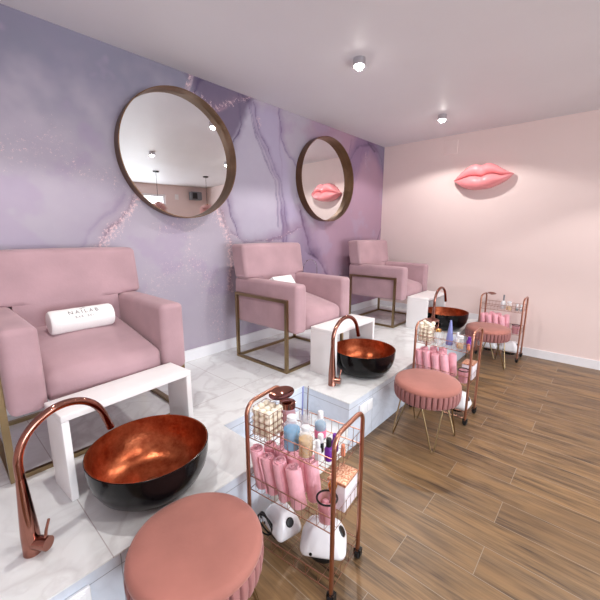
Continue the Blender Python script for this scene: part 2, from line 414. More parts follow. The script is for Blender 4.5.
    for pl, w, k, c in [
        ([(1.68, 2.58), (1.71, 2.65), (1.78, 2.78)], .03, .8, (214, 190, 206)),
        ([(1.70, 2.50), (1.76, 2.62), (1.84, 2.8)], .035, .8, (92, 76, 112)),
        ([(2.17, 2.79), (2.2, 2.65), (2.22, 2.48), (2.13, 2.29), (2.05, 2.19)], .03, .9, (84, 66, 108)),
        ([(1.9, 2.5), (2.03, 2.58), (2.14, 2.69), (2.28, 2.71), (2.39, 2.77)], .045, .7, (176, 140, 160)),
        ([(2.22, 2.75), (2.3, 2.7), (2.34, 2.72)], .07, .9, (70, 54, 86)),
        ([(2.32, 2.74), (2.37, 2.53), (2.46, 2.37), (2.56, 2.2), (2.66, 2.04), (2.7, 1.81), (2.73, 1.56), (2.73, 1.42)], .055, .55, (128, 108, 146)),
        ([(2.36, 2.72), (2.43, 2.5), (2.55, 2.3), (2.70, 2.04), (2.75, 1.81), (2.78, 1.56), (2.78, 1.42)], .022, .7, (124, 104, 142)),
        ([(2.31, 2.74), (2.34, 2.55), (2.43, 2.35), (2.60, 2.06), (2.65, 1.81), (2.67, 1.56)], .014, .6, (110, 90, 130)),
        ([(2.71, 2.80), (2.74, 2.45), (2.83, 2.29), (2.99, 2.18), (3.0, 1.9)], .03, .7, (128, 104, 148)),
        ([(2.71, 2.80), (2.72, 2.0), (2.76, 1.5)], .012, .4, (150, 130, 160)),
        ([(2.03, 1.55), (2.18, 1.43), (2.43, 1.42), (2.7, 1.45), (3.08, 1.56)], .04, .7, (150, 124, 152)),
        ([(3.03, 1.72), (3.10, 1.52), (3.24, 1.27), (3.42, 1.13), (3.60, .89)], .06, .8, (108, 78, 116)),
        ([(3.2, 1.27), (3.3, 1.22)], .06, .9, (80, 54, 88)),
        ([(3.94, 2.34), (4.24, 2.66), (4.55, 2.72), (4.85, 2.56), (4.97, 2.29)], .06, .7, (112, 86, 124)),
        ([(4.45, 2.72), (4.62, 2.64)], .06, .9, (76, 54, 88)),
        ([(4.04, 2.69), (3.94, 2.34), (4.02, 2.12)], .04, .6, (132, 100, 142)),
        ([(4.33, 2.72), (4.25, 2.3), (4.11, 1.94)], .03, .45, (146, 112, 150)),
        ([(4.92, 1.57), (4.84, 1.40), (4.78, 1.23)], .03, .9, (84, 60, 92)),
        ([(.74, 1.36), (.91, 1.57), (1.12, 1.78)], .09, .35, (140, 120, 160)),
        ([(.86, 1.36), (1.0, 1.55), (1.17, 1.76)], .07, .7, (160, 134, 150)), ([(1.93, 1.8), (1.99, 1.57), (2.03, 1.29), (2.03, .95)], .07, .6, (164, 136, 150)),
        ([(2.0, 1.9), (2.06, 1.7), (2.1, 1.5)], .03, .7, (112, 92, 132)),
    ]:
        d = sdist(pl); rag = 1+.6*fine; a = np.where(d > 0, np.clip(1-d/(w*2.2*rag), 0, 1)**1.5*.6, 0)+np.clip(1-np.abs(d)/np.maximum(w*.28*rag, .010), 0, 1)**.7*.85
        col = lerp(col, C([v*.86 for v in c]), np.clip(a*k*(1.05+fine*.7), 0, 1)[..., None])
    # glitter density mask
    g = np.zeros(X.shape)
    for pl, w, k in [([(.3, 1.95), (.54, 1.98), (.73, 2.08), (.8, 1.93), (1.08, 1.88)], .22, .45), ([(.85, 1.34), (.92, 1.43), (1.06, 1.6), (1.2, 1.76)], .075, 1.),
                     ([(1.35, 1.56), (1.61, 1.56), (1.87, 1.7)], .2, .5), ([(1.86, 1.85), (1.97, 1.57), (2.02, 1.29), (2.03, .95)], .09, 1.),
                     ([(1.3, 1.1), (1.64, 1.26), (1.83, .97), (1.87, .58)], .3, .5), ([(1.67, 2.62), (1.92, 2.55), (2.32, 2.74)], .05, .8), ([(1.67, 2.62), (1.74, 2.75)], .04, 1),
                     ([(2.03, 1.52), (2.18, 1.43), (2.43, 1.42), (2.7, 1.45), (3.08, 1.56)], .05, .5), ([(2.44, 2.58), (2.46, 2.52)], .06, .9), ([(4.4, 2.6), (4.42, 2.4)], .05, .6), ([(1.55, 1.3), (1.7, 1.75)], .07, .6)]:
        g = np.maximum(g, line(pl, w)*k)
    me = bpy.data.meshes.new('wall_mural'); y = YW
    vs = np.stack([X.ravel(), np.full(X.size, y), Z.ravel()], 1)
    idx = np.arange(nx*nz).reshape(nz, nx)
    f = np.stack([idx[:-1, :-1], idx[:-1, 1:], idx[1:, 1:], idx[1:, :-1]], -1).reshape(-1, 4)
    # back slab so that the wall has thickness
    vb = [(x0, y, 0), (x1, y, 0), (x1, y+.12, 0), (x0, y+.12, 0), (x0, y+.12, z1), (x1, y+.12, z1), (x0, y, z0), (x1, y, z0), (x0, y, z1), (x1, y, z1)]
    o0 = len(vs); fl = [tuple(r) for r in f.tolist()]+[tuple(o0+i for i in t) for t in ((0, 1, 7, 6), (1, 0, 3, 2), (2, 3, 4, 5), (0, 6, 8, 4, 3), (1, 2, 5, 9, 7), (8, 9, 5, 4))]
    me.from_pydata(vs.tolist()+vb, [], fl)
    a = me.color_attributes.new('ink', 'FLOAT_COLOR', 'POINT')
    full = np.ones((len(me.vertices), 4)); full[:X.size, :3] = col.reshape(-1, 3); full[:X.size, 3] = g.ravel(); full[X.size:, :3] = C((200, 190, 205)); full[X.size:, 3] = 0
    a.data.foreach_set('color', full.ravel())
    t = NT('ink_wallpaper')
    at = t.n('ShaderNodeVertexColor', _layer_name='ink'); tc = t.n('ShaderNodeTexCoord')
    v = t.n('ShaderNodeTexNoise', Scale=38., Detail=6., Roughness=.85); t.l(tc.outputs['Object'], v.inputs['Vector'])
    th = t.math('SUBTRACT', .72, t.math('MULTIPLY', t.math('POWER', at.outputs['Alpha'], .5), .235))
    fl = t.rng(t.math('SUBTRACT', v.outputs['Fac'], th), 0, .04)
    fl = t.math('MULTIPLY', fl, t.rng(at.outputs['Alpha'], .02, .1))
    n2 = t.n('ShaderNodeTexNoise', Scale=5., Detail=4.); t.l(tc.outputs['Object'], n2.inputs['Vector'])
    c = t.mix(t.rng(n2.outputs['Fac'], .35, .65, 0, .12), at.outputs['Color'], rgba((134, 118, 148)))
    c = t.mix(fl, c, rgba((212, 182, 186)))
    t.l(c, t.b.inputs['Base Color']); t.b.inputs['Roughness'].default_value = .55
    me.materials.append(t.m)
    o = bpy.data.objects.new('wall_mural', me); COL.objects.link(o); o['kind'] = 'structure'
mural()

# ------------------------------------------------------------------ armchairs
def make_chair():
    t = thing('armchair', '', 'armchair')
    for s in (-1, 1):
        b = B()
        b.rbox((s*.311, -.01, .5375), (.063, .385, .1975), .03, (.003, .004, .005), n=8)
        b.obj('armrest', M['velvet'], t)
        f = B(); r = .0125; x = s*.3875
        f.box(x-r, x+r, -.31, -.31+2*r, 0, .61).box(x-r, x+r, .34-2*r, .34, 0, .61).box(x-r, x+r, -.31+2*r, .34-2*r, .585, .61).box(x-r, x+r, -.31+2*r, .34-2*r, 0, .022)
        f.obj('side_frame', M['brass'], t, smooth=0)
    for y in (-.31, .318): B().box(-.374, .374, y, y+.022, 0, .022).obj('floor_rail', M['brass'], t, smooth=0)
    def seat(P):
        k = max(0, min(1, (P.z+.075)/.15)); return Vector((P.x, P.y, P.z+k*(.0+.115*(P.y+.32)/.64)))
    B().rbox((0, -.07, .415), (.249, .315, .075), .05, (0, .012, .03), n=10, fn=seat).obj('seat', M['velvet'], t)
    def lean(P): return Vector((P.x, P.y+max(0, P.z)*.12, P.z))
    def backfn(P):
        P = P.copy()
        if P.y < 0 and P.z < -.115:
            w = max(0, min(1, (.275-abs(P.x))/.03)); P.y = P.y*(1-w)-.085*w
            if P.z < -.13: P.z = P.z*(1-w)-.15*w
        return Vector((P.x, P.y+(P.z+.15)*.16, P.z))
    b = B().rbox((0, .27, .885), (.385, .085, .15), .03, (.002, 0, .006), n=14, fn=backfn)
    b.rbox((0, .27, .563), (.247, .085, .173), .0015, n=4, e=1)
    b.obj('backrest', M['velvet'], t)
    B().rbox((0, .335, .60), (.30, .03, .26), .02, n=4).obj('back_panel', M['velvet'], t)
    return t
ch1 = make_chair(); ch1.location = (.600, 2.222, ZP)
ch1['label'] = 'wide pink velvet armchair on brass frame with the white rolled towel on its seat'
c2 = dup(ch1, (2.30, 2.15, ZP), 0, 'pink velvet armchair on brass frame with folded white towel, between the two round mirrors')
c3 = dup(ch1, (4.155, 2.15, ZP), 0, 'pink velvet armchair on brass frame in the corner by the plain pink wall')
ch1.scale = (1.12, 1, 1)

# rolled white towel with print
def rolled():
    t = thing('rolled_towel', 'rolled white towel with grey print lying on the nearest armchair seat', 'towel', (.605, 2.242, ZP+.575+.070), -.03)
    t.rotation_euler = (0, 0, math.radians(1))
    R, hl = .066, .165
    b = B(); n = 40
    prof = [(0, -hl), (R*.55, -hl-.002), (R*.9, -hl+.004), (R, -hl+.014)]+[(R*(1+.01*math.sin(k*2.1)), -hl+.014+(2*hl-.028)*k/10) for k in range(1, 10)]+[(R, hl-.014), (R*.9, hl-.004), (R*.55, hl+.002), (0, hl)]
    b.lathe(prof, n); b.xf(Matrix.Rotation(PI/2, 4, 'Y'))
    b.obj('roll', M['whitetowel'], t)
    def text(s, size, a0, name, dx=0):
        cu = bpy.data.curves.new(name, 'FONT'); cu.body = s; cu.size = size; cu.align_x = 'CENTER'; cu.align_y = 'CENTER'; cu.extrude = .0002; cu.space_character = 1.45
        ob = bpy.data.objects.new(name, cu); COL.objects.link(ob); bpy.context.view_layer.update()
        me = bpy.data.meshes.new_from_object(ob.evaluated_get(bpy.context.evaluated_depsgraph_get()))
        bpy.data.objects.remove(ob)
        for v in me.vertices:
            a = a0+v.co.y/R; rr = R+.0015+v.co.z
            v.co = (v.co.x+dx, -rr*math.cos(a), rr*math.sin(a))
        me.materials.clear(); me.materials.append(M['ink'])
        o = bpy.data.objects.new(name, me); COL.objects.link(o); o.parent = t
    text('NAILAB', .034, math.radians(48), 'lettering')
    text('BAR', .018, math.radians(22), 'small_lettering', -.028); text('BEI', .018, math.radians(22), 'small_lettering', .028)
    b = B(); a = math.radians(72)
    b.tube([(x*.014, -(R+.001)*math.cos(a+.08*math.sin(x*3)), (R+.001)*math.sin(a+.08*math.sin(x*3))) for x in [i/6-1 for i in range(13)]], .0009, 4)
    b.obj('emblem', M['ink'], t)
rolled()
# folded towel on chair 2
b = B()
for k in range(3): b.rbox((0, 0, .012+.02*k), (.13-.004*k, .10-.003*k, .0105), .009, (0, 0, .002), n=3, e=3)
o = b.obj('folded_towel', M['whitetowel']); o.location = (2.22, 2.19, ZP+.64); o.rotation_euler = (math.radians(50), 0, 0)
tag(o, 'folded white towel leaning on the back of the middle armchair', 'towel')
# thin wire hoop leaning on the mural wall behind the middle armchair
b = B(); hp = [(-.13, 0, 0), (-.13, 0, .70)]+[(.13*math.cos(PI-PI*k/14)*1., 0, .70+.12*math.sin(PI*k/14)) for k in range(1, 14)]+[(.13, 0, .70), (.13, 0, 0)]
b.tube(hp, .004, 6); b.tube([(-.13, 0, 0), (.13, 0, 0)], .004, 6)
o = b.obj('wire_hoop', M['chrome']); o.location = (3.16, 2.66, ZP)
tag(o, 'thin pale wire arch standing against the mural behind the middle armchair', 'wire arch')

# ------------------------------------------------------------------ waterfall benches
def make_bench():
    t = thing('side_bench', '', 'bench'); h = .385; w = .125; L = .30; th = .028
    B().rbox((0, 0, h-th/2), (L, w, th/2), .004, n=3, e=2).obj('top', M['white'], t)
    for s in (-1, 1): B().rbox((s*(L-th/2), 0, (h-th)/2), (th/2, w, (h-th)/2-.0005), .003, n=3, e=2).obj('side_panel', M['white'], t)
    return t
be = make_bench(); be.location = (.608, 1.70, ZP); be.rotation_euler = (0, 0, math.radians(4))
be['label'] = 'white waterfall bench in front of the wide armchair, behind the nearest bowl'
be.scale = (1, 1, 1)
dup(be, (2.385, 1.62, ZP), 0, 'white waterfall bench in front of the middle armchair')
dup(be, (4.20, 1.622, ZP), 0, 'white waterfall bench in front of the corner armchair')
be.scale = (1.03, .78, 1.035)

# ------------------------------------------------------------------ basins
def make_basin():
    t = thing('vessel_basin', '', 'basin'); R = .255; H = .205
    op = [(.0, 0), (.12, 0), (.145, .004), (.185, .022), (.218, .055), (.241, .10), (.252, .15), (.255, H)]
    ip = [(.2485, H), (.246, .15), (.235, .103), (.212, .061), (.178, .030), (.14, .017), (.03, .012)]
    B().lathe(op+[(.252, H+.0015)], 72, cap=False).obj('outer_shell', M['bowlblack'], t)
    B().lathe([(.252, H+.0015)]+ip+[(0.0, .011)], 72, cap=False).obj('copper_lining', M['bowlcopper'], t, label='hammered copper inside of the bowl')
    B().lathe([(.0, .012), (.026, .012), (.03, .014), (.03, .017), (.02, .019), (.0, .019)], 28).obj('drain', M['chrome'], t)
    B().lathe([(0, .0192), (.012, .0192), (.012, .0198), (0, .0198)], 16).obj('drain_hole', M['dark'], t)
    return t
ba = make_basin(); ba.location = (.588, 1.43, ZP); ba['label'] = 'black bowl basin with copper inside, nearest to the camera beside the big round stool'
dup(ba, (2.37, 1.41, ZP), 0, 'black bowl basin with copper inside, in front of the middle bench')
dup(ba, (4.21, 1.39, ZP), 0, 'black bowl basin with copper inside, farthest, against the pink wall')

# ------------------------------------------------------------------ taps
def make_tap():
    t = thing('tap', '', 'tap')
    B().lathe([(0, 0), (.029, 0), (.03, .003), (.029, .006), (.0285, .085), (.0275, .1), (.018, .25), (.0148, .30)], 28).obj('body', M['copper'], t)
    R = .158; z0 = .345
    pts = [(0, 0, .2), (0, 0, z0-.06)]+[(R-R*math.cos(a), 0, z0+R*math.sin(a)) for a in [PI*.90*k/24 for k in range(25)]]
    a = PI*.90; d = Vector((math.sin(a), 0, math.cos(a)))
    e = Vector(pts[-1]); e2 = e+d*.07; pts += [tuple(e2)]
    b = B().tube(pts, .0145, 16); e3 = e2+d*.012; b.tube([e2-d*.002, e3], .0155, 16); b.obj('spout', M['copper'], t)
    k = B().tube([(.0, 0, .042), (.018, -.044, .042)], .024, 20).tube([(.018, -.044, .042), (.025, -.062, .042)], .0245, 20)
    k.obj('knob', M['copper'], t)
    B().tube([(.022, -.052, .06), (.028, -.052, .09), (.042, -.050, .125)], [.006, .005, .0045], 10).obj('lever', M['copper'], t)
    return t
ta = make_tap(); ta.location = (.139, 1.42, ZP); ta.rotation_euler = (0, 0, math.radians(14)); ta['label'] = 'rose copper gooseneck tap nearest to the camera, beside the biggest bowl'
dup(ta, (1.984, 1.444, ZP), math.radians(-2), 'rose copper gooseneck tap at the middle bowl')
dup(ta, (3.93, 1.43, ZP), math.radians(-2), 'rose copper gooseneck tap at the farthest bowl')

# ------------------------------------------------------------------ stools
def make_stool():
    t = thing('round_stool', '', 'stool'); R = .232; NP = 38; N = NP*12; z0, z1 = .315, .45
    prof = [(0, z0), (R*.9, z0), (R*.965, z0+.004), (R*.985, z0+.02), (R*1.0, z0+.055), (R*1.0, z0+.085), (R*.985, z0+.098)]
    def pl(a, i, r, z):
        if 2 <= i <= 6:
            u = (a*NP/(2*PI)) % 1.0
            return 1-(.075*math.exp(-(min(u, 1-u)/.09)**2)-.012*math.sin(PI*u)+.006*u)*(1 if 3 <= i < 6 else .4)
        return 1
    B().lathe(prof, N, f=pl).obj('pleated_skirt', M['skirt'], t, smooth=60, label='pleated velvet skirt')
    B().lathe([(R*.96, z0+.090), (R*.995, z0+.098), (R*.99, z0+.112), (R*.965, z0+.124), (R*.9, z0+.1315), (R*.7, z0+.137), (R*.4, z0+.139), (0, z0+.139)], 80).obj('seat', M['stoolvelvet'], t, smooth=60)
    for k in range(4):
        a = PI/4+k*PI/2; u = Vector((math.cos(a), math.sin(a), 0)); w = Vector((-u.y, u.x, 0))
        top, bot = u*.155, u*.225
        pts = [top+w*.075+Vector((0, 0, z0)), bot+w*.012+Vector((0, 0, .02)), bot+w*.006+Vector((0, 0, .008)), bot+Vector((0, 0, .0055)), bot-w*.006+Vector((0, 0, .008)), bot-w*.012+Vector((0, 0, .02)), top-w*.075+Vector((0, 0, z0))]
        b = B().tube(pts, .0055, 8); b.obj('hairpin_leg', M['brass'], t)
    return t
st = make_stool(); st.location = (.525, .955, 0); st.rotation_euler = (0, 0, .3); st['label'] = 'rose velvet round stool closest to the camera, cut off by the bottom edge'
dup(st, (2.385, .875, 0), math.radians(-8), 'rose velvet stool with pleated side, fully visible beside the middle bowl')
dup(st, (4.28, .93, 0), math.radians(30), 'rose velvet stool farthest away, in front of the last trolley')

# ------------------------------------------------------------------ trolleys
HX, HY = .125, .222
def make_cart():
    t = thing('trolley', '', 'trolley'); zt = .757; rc = .055; r = .0095
    for s in (1, -1):
        y = s*HY
        pts = [(-HX, y, .035), (-HX, y, .4), (-HX, y, zt-rc)]+[(-HX+rc-rc*math.cos(a), y, zt-rc+rc*math.sin(a)) for a in [PI/2*k/8 for k in range(1, 9)]]
        pts += [(HX-rc+rc*math.sin(a), y, zt-rc+rc*math.cos(a)) for a in [PI/2*k/8 for k in range(0, 9)]]+[(HX, y, .4), (HX, y, .035)]
        B().tube(pts, r, 12).obj('end_frame', M['cartcopper'], t)
    for za, zb, ny, nx in ((.66, .595, 12, 6), (.40, .33, 12, 6), (.11, .055, 7, 3)):
        b = B(); x, y = HX-.004, HY-.004
        for z in (za, zb):
            b.tube([(-x, -y, z), (x, -y, z), (x, y, z), (-x, y, z)], .0026, 6, closed=True)
        for k in range(ny+1):
            yy = -y+2*y*k/ny
            b.tube([(-x, yy, za), (-x, yy, zb), (x, yy, zb), (x, yy, za)], .0012, 5)
        for k in range(1, nx):
            xx = -x+2*x*k/nx
            b.tube([(xx, -y, za), (xx, -y, zb), (xx, y, zb), (xx, y, za)], .0014, 5)
        b.obj('wire_basket', M['wire'], t)
    for sx in (-1, 1):
        for sy in (-1, 1):
            w = B().lathe([(0, -.012), (.018, -.012), (.024, -.008), (.024, .008), (.018, .012), (0, .012)], 20)
            w.xf(Matrix.Translation((sx*HX+.006, sy*HY, .0245)) @ Matrix.Rotation(PI/2, 4, 'X'))
            wo = w.obj('wheel', M['rubber'], t)
            f = B().box(sx*HX-.010, sx*HX+.016, sy*HY-.0165, sy*HY-.0135, .02, .05).box(sx*HX-.010, sx*HX+.016, sy*HY+.0135, sy*HY+.0165, .02, .05).box(sx*HX-.010, sx*HX+.016, sy*HY-.0165, sy*HY+.0165, .05, .054)
            f.obj('wheel_fork', M['black'], wo, smooth=0)
    # small clip-on dish at the far end
    b = B().lathe([(0, 0), (.03, .0), (.05, .006), (.075, .016), (.076, .018), (.05, .010), (.03, .004), (0, .003)], 32, sx=1, sy=.62)
    b.xf(Matrix.Translation((.03, HY-.075, .752)) @ Matrix.Rotation(.15, 4, 'X'))
    b.tube([(.03, HY-.035, .762), (.045, HY-.012, .758), (.05, HY, .757)], .004, 8)
    b.obj('clip_on_dish', M['copper'], t)
    return t
carts = [((1.04, .905, 0), math.radians(7)), ((2.85, .905, 0), 0), ((4.68, .875, 0), 0)]
CN = ['the trolley nearest the camera', 'the middle trolley', 'the far trolley']
ca = make_cart(); ca.location, ca.rotation_euler = carts[0][0], (0, 0, carts[0][1])
ca['label'] = 'three-tier copper wire trolley nearest the camera, with towels and bottles'
dup(ca, carts[1][0], carts[1][1], 'three-tier copper wire trolley in the middle, behind the fully visible stool')
dup(ca, carts[2][0], carts[2][1], 'three-tier copper wire trolley farthest away by the pink wall')
def onc(ci, x, y, z):
    (cx, cy, cz), a = carts[ci]
    return (cx+x*math.cos(a)-y*math.sin(a), cy+x*math.sin(a)+y*math.cos(a), z)
ZT, ZM, ZB = .5992, .3342, .0592   # top of the wire floors

# rolled pink towels
def roll_mesh(h, seed):
    rnd = random.Random(seed); n = 72; turns = 3.2; vs = []; fs = []
    lv = [0, .02, .35, .7, .93, 1.0]
    for li, l in enumerate(lv):
        z = h*l; sh = .93 if li in (0, 5) else (1.0+.02*math.sin(l*5+seed))
        for k in range(n):
            a = turns*2*PI*k/(n-1); r0 = .005+.0275*k/(n-1)
            dome = .006*(1-k/(n-1)) if li == 5 else 0
            for rr in (r0-.0036, r0+.0034):
                r = max(.001, rr)*sh; vs.append((r*math.cos(a), r*math.sin(a)*(1+.05*math.sin(seed)), z+dome+.003*math.sin(a*1.3+seed)*(li == 5)))
    m = 2*n
    for li in range(len(lv)-1):
        for k in range(n-1):
            for q in (0, 1):
                a, b_ = li*m+2*k+q, li*m+2*(k+1)+q
                f = (a, b_, b_+m, a+m); fs.append(f if q else f[::-1])
        for k in (0, n-1):
            a = li*m+2*k; f = (a, a+1, a+1+m, a+m); fs.append(f)
    for k in range(n-1):
        a, b_ = 2*k, 2*(k+1); fs.append((a, a+1, b_+1, b_)); t0 = (len(lv)-1)*m; fs.append((t0+a, t0+b_, t0+b_+1, t0+a+1))
    b = B(); b.v = vs; b.f = fs
    return b.mesh('rolled_towel', M['towel'], 50)
RM = [roll_mesh(h, s) for h, s in ((.195, 1), (.185, 2), (.19, 5), (.18, 8))]
order_f = ['leftmost', 'second', 'third', 'fourth', 'rightmost']
front = [(-.080, .176, -5, -6), (-.080, .107, -7, -7), (-.080, .038, -6, -6), (-.080, -.031, -7, -5), (-.009, -.064, -4, -4)]
back = [(-.009, .150, -8, -6), (-.009, .080, -8, -7), (-.009, .009, -8, -6), (.062, .11, -6, -6), (.062, .030, -6, -5)]
back_n = ['leftmost of the second row', 'second of the second row', 'third of the second row', 'left one of the back row', 'right one of the back row']
for ci in range(3):
    for k, (x, y, tx, ty) in enumerate(front+back):
        o = bpy.data.objects.new('rolled_towel', RM[(k*3+ci) % 4]); COL.objects.link(o)
        o.location = onc(ci, x, y, ZM+.006); o.rotation_euler = (Matrix.Rotation(math.radians(tx), 4, 'X') @ Matrix.Rotation(math.radians(ty), 4, 'Y') @ Matrix.Rotation(k*1.3+ci, 4, 'Z')).to_euler()
        w = (order_f[k]+' of the front row' if k < 5 else back_n[k-5])
        tag(o, 'rolled pink towel, '+w+' on '+CN[ci], 'towel', 'rolled pink towels on '+CN[ci])

# cotton balls in a small wire cube
def cotton_mesh(seed):
    bm = bmesh.new(); bmesh.ops.create_icosphere(bm, subdivisions=3, radius=.0178)
    for v in bm.verts: v.co *= 1+.16*noise.noise(v.co*110+Vector((seed, 0, 0)))
    me = bpy.data.meshes.new('cotton_ball'); bm.to_mesh(me); bm.free(); me.materials.append(M['cotton'])
    me.polygons.foreach_set('use_smooth', [True]*len(me.polygons)); return me
CM = [cotton_mesh(s) for s in range(3)]
for ci in (0, 1):
    cx, cy = -.060, .156; hx = .057; H = .135
    b = B()
    for k in range(5):
        q = -hx+2*hx*k/4
        b.tube([(q, -hx, H), (q, -hx, .002), (q, hx, .002), (q, hx, H)], .0014, 5); b.tube([(-hx, q, H), (-hx, q, .002), (hx, q, .002), (hx, q, H)], .0014, 5)
    for z in (.002, .03, .058, .086, H): b.tube([(-hx, -hx, z), (hx, -hx, z), (hx, hx, z), (-hx, hx, z)], .0016, 5, closed=True)
    o = b.obj('wire_cube', M['wire']); o.location = onc(ci, cx, cy, ZT+.001); o.rotation_euler = (0, 0, carts[ci][1])
    tag(o, 'small wire cube basket full of cream cotton balls on '+CN[ci], 'basket')
    k = 0
    for lz in range(4 if ci == 0 else 5):
        for ix in range(3):
            for iy in range(3):
                if lz == 4 and (ix+iy) % 2: continue
                o = bpy.data.objects.new('cotton_ball', CM[k % 3]); COL.objects.link(o); k += 1
                lx, ly = -.036+.036*ix+random.uniform(-.001, .001), -.036+.036*iy+random.uniform(-.001, .001)
                o.location = onc(ci, cx+lx, cy+ly, ZT+.023+lz*.033+random.uniform(0, .003)*(lz > 2)); o.rotation_euler = (random.random()*6, random.random()*6, 0)
                tag(o, 'cream cotton ball in the small wire cube on '+CN[ci], 'cotton ball', 'cotton balls on '+CN[ci])

# bottles and jars
def bottle(name, label, ci, x, y, r, h, liquid, lm, cap, z=None, body='clear', neck=None, cat='bottle', extra=None, group=None):
    """a plastic bottle: body, liquid (share of height), cap=(radius, height, material)"""
    t = thing(name, label, cat, onc(ci, x, y, (ZT if z is None else z)+.001), carts[ci][1], group)
    sh = h*.86
    prof = [(0, 0), (r*.92, 0), (r, .003), (r, sh*.93), (r*.9, sh*.98), ((neck or r*.5), h), (0, h)]
    B().lathe(prof, 24).obj('body', M[body], t)
    if liquid: B().lathe([(0, .002), (r*.9, .002), (r*.965, .004), (r*.965, sh*liquid), (0, sh*liquid)], 24).obj('liquid', M[lm], t)
    cr, chh, cm = cap
    B().lathe([(0, h-.001), (cr, h-.001), (cr, h+chh*.9), (cr*.85, h+chh), (0, h+chh)], 24).obj('cap', M[cm], t)
    if extra: extra(t, r, h)
    return t
def spray_extra(t, r, h):
    B().tube([(0, 0, h+.02), (-.02, -.008, h+.024)], .004, 8).obj('nozzle', M['whiteplastic'], t)
    B().lathe([(r*1.01, .012), (r*1.015, .014), (r*1.015, .045), (r*1.01, .047)], 24).obj('label_band', M['pinklabel'], t)
def pump_label(t, r, h):
    pass
bottle('blue_bottle', 'clear bottle of bright blue liquid on the trolley nearest the camera', 0, -.075, .010, .036, .13, .78, 'blue', (.021, .016, 'frost'), body='clear')
bottle('amber_bottle', 'bottle of amber liquid with frosted top on the trolley nearest the camera', 0, -.083, -.066, .030, .115, .74, 'amber', (.018, .014, 'frost'), body='clear')
bottle('spray_bottle', 'pale blue spray bottle with pink label on the trolley nearest the camera', 0, .050, -.055, .026, .10, .85, 'paleblue', (.013, .03, 'whiteplastic'), body='clear', extra=spray_extra)
bottle('polish_bottle', 'small black bottle with white cap behind the white bottle, nearest trolley', 0, -.030, -.105, .014, .045, 0, None, (.0125, .034, 'whiteplastic'), body='black')
bottle('polish_bottle', 'small white bottle beside the purple bottle, nearest trolley', 0, -.078, -.122, .014, .055, 0, None, (.010, .028, 'whiteplastic'), body='whiteplastic')
bottle('polish_bottle', 'purple bottle with black cap on the trolley nearest the camera', 0, -.058, -.160, .017, .062, 0, None, (.011, .032, 'black'), body='purple')
bottle('polish_bottle', 'all-purple bottle just behind the one with a black cap, nearest trolley', 0, .008, -.152, .015, .055, 0, None, (.010, .022, 'purple'), body='purple')
bottle('polish_bottle', 'tiny orange bottle beside the purple ones, nearest trolley', 0, .0, -.195, .010, .035, 0, None, (.008, .014, 'orange'), body='orange')
bottle('glass_jar', 'pale pink jar with copper lid on the trolley nearest the camera', 0, .045, .118, .034, .10, .7, 'pinkclear', (.034, .03, 'copper'), body='pinkclear', neck=.032, cat='jar')
for k, (x, y, cm, lab) in enumerate(((.076, .060, 'lilac', 'tall lilac nail file standing on the trolley nearest the camera'), (.092, .042, 'chrome', 'tall silver nail file standing on the trolley nearest the camera'))):
    b = B().rbox((0, 0, .085), (.0085, .0022, .085), .002, n=2, e=2); o = b.obj('nail_file', M[cm]); o.location = onc(0, x, y, ZT+.04); o.rotation_euler = (.03, -.05, .5)
    tag(o, lab, 'nail file')
# a clear tumbler holds the files
def tumbler(ci, x, y, r, h, label, z=None, m='clear', cat='cup'):
    t = thing('clear_tumbler', label, cat, onc(ci, x, y, (ZT if z is None else z)+.001), carts[ci][1])
    B().lathe([(0, 0), (r*.85, 0), (r, h), (r-.002, h), (r*.85-.002, .003), (0, .003)], 24).obj('body', M[m], t); return t
tumbler(0, .086, .050, .028, .075, 'clear tumbler holding the nail files on the trolley nearest the camera')
# middle trolley items
bottle('glass_jar', 'clear jar with brass lid next to the cotton on the middle trolley', 1, -.045, .065, .030, .10, .3, 'frost', (.022, .022, 'gold'), body='clear', neck=.022, cat='jar')
b = B().lathe([(0, 0), (.026, 0), (.028, .004), (.026, .06), (.018, .12), (.010, .18), (.006, .205), (0, .206)], 20); o = b.obj('tall_bottle', M['lilac']); o.location = onc(1, -.02, -.02, ZT+.001)
tag(o, 'tall pointed lilac bottle on the middle trolley', 'bottle')
bottle('dropper_bottle', 'small white bottle right of the lilac one on the middle trolley', 1, .0, -.075, .017, .07, 0, None, (.009, .04, 'whiteplastic'), body='whiteplastic')
bottle('amber_bottle', 'squat bottle of yellow liquid with frosted top on the middle trolley', 1, -.06, -.115, .026, .085, .5, 'amber', (.024, .02, 'frost'), body='clear', neck=.024)
bottle('polish_bottle', 'purple bottle at the right end of the middle trolley', 1, .0, -.165, .021, .07, 0, None, (.012, .02, 'purple'), body='purple')
bottle('polish_bottle', 'tiny orange bottle at the right end of the middle trolley', 1, -.06, -.18, .012, .035, 0, None, (.01, .014, 'orange'), body='orange')
# far trolley items
bottle('spray_bottle', 'white bottle with tall grey spray top on the far trolley', 2, -.02, .0, .026, .10, 0, None, (.009, .07, 'grey'), body='frost')
bottle('amber_bottle', 'bottle of yellow liquid with white top on the far trolley', 2, -.06, -.07, .030, .085, .62, 'amber', (.024, .02, 'frost'), body='clear', neck=.024)
bottle('polish_bottle', 'small bottle with dark contents near the right end of the far trolley', 2, -.03, -.145, .017, .055, .5, 'black', (.011, .028, 'frost'), body='clear')
bottle('polish_bottle', 'small clear bottle at the very right end of the far trolley', 2, -.03, -.188, .016, .05, .3, 'grey', (.011, .028, 'frost'), body='clear')

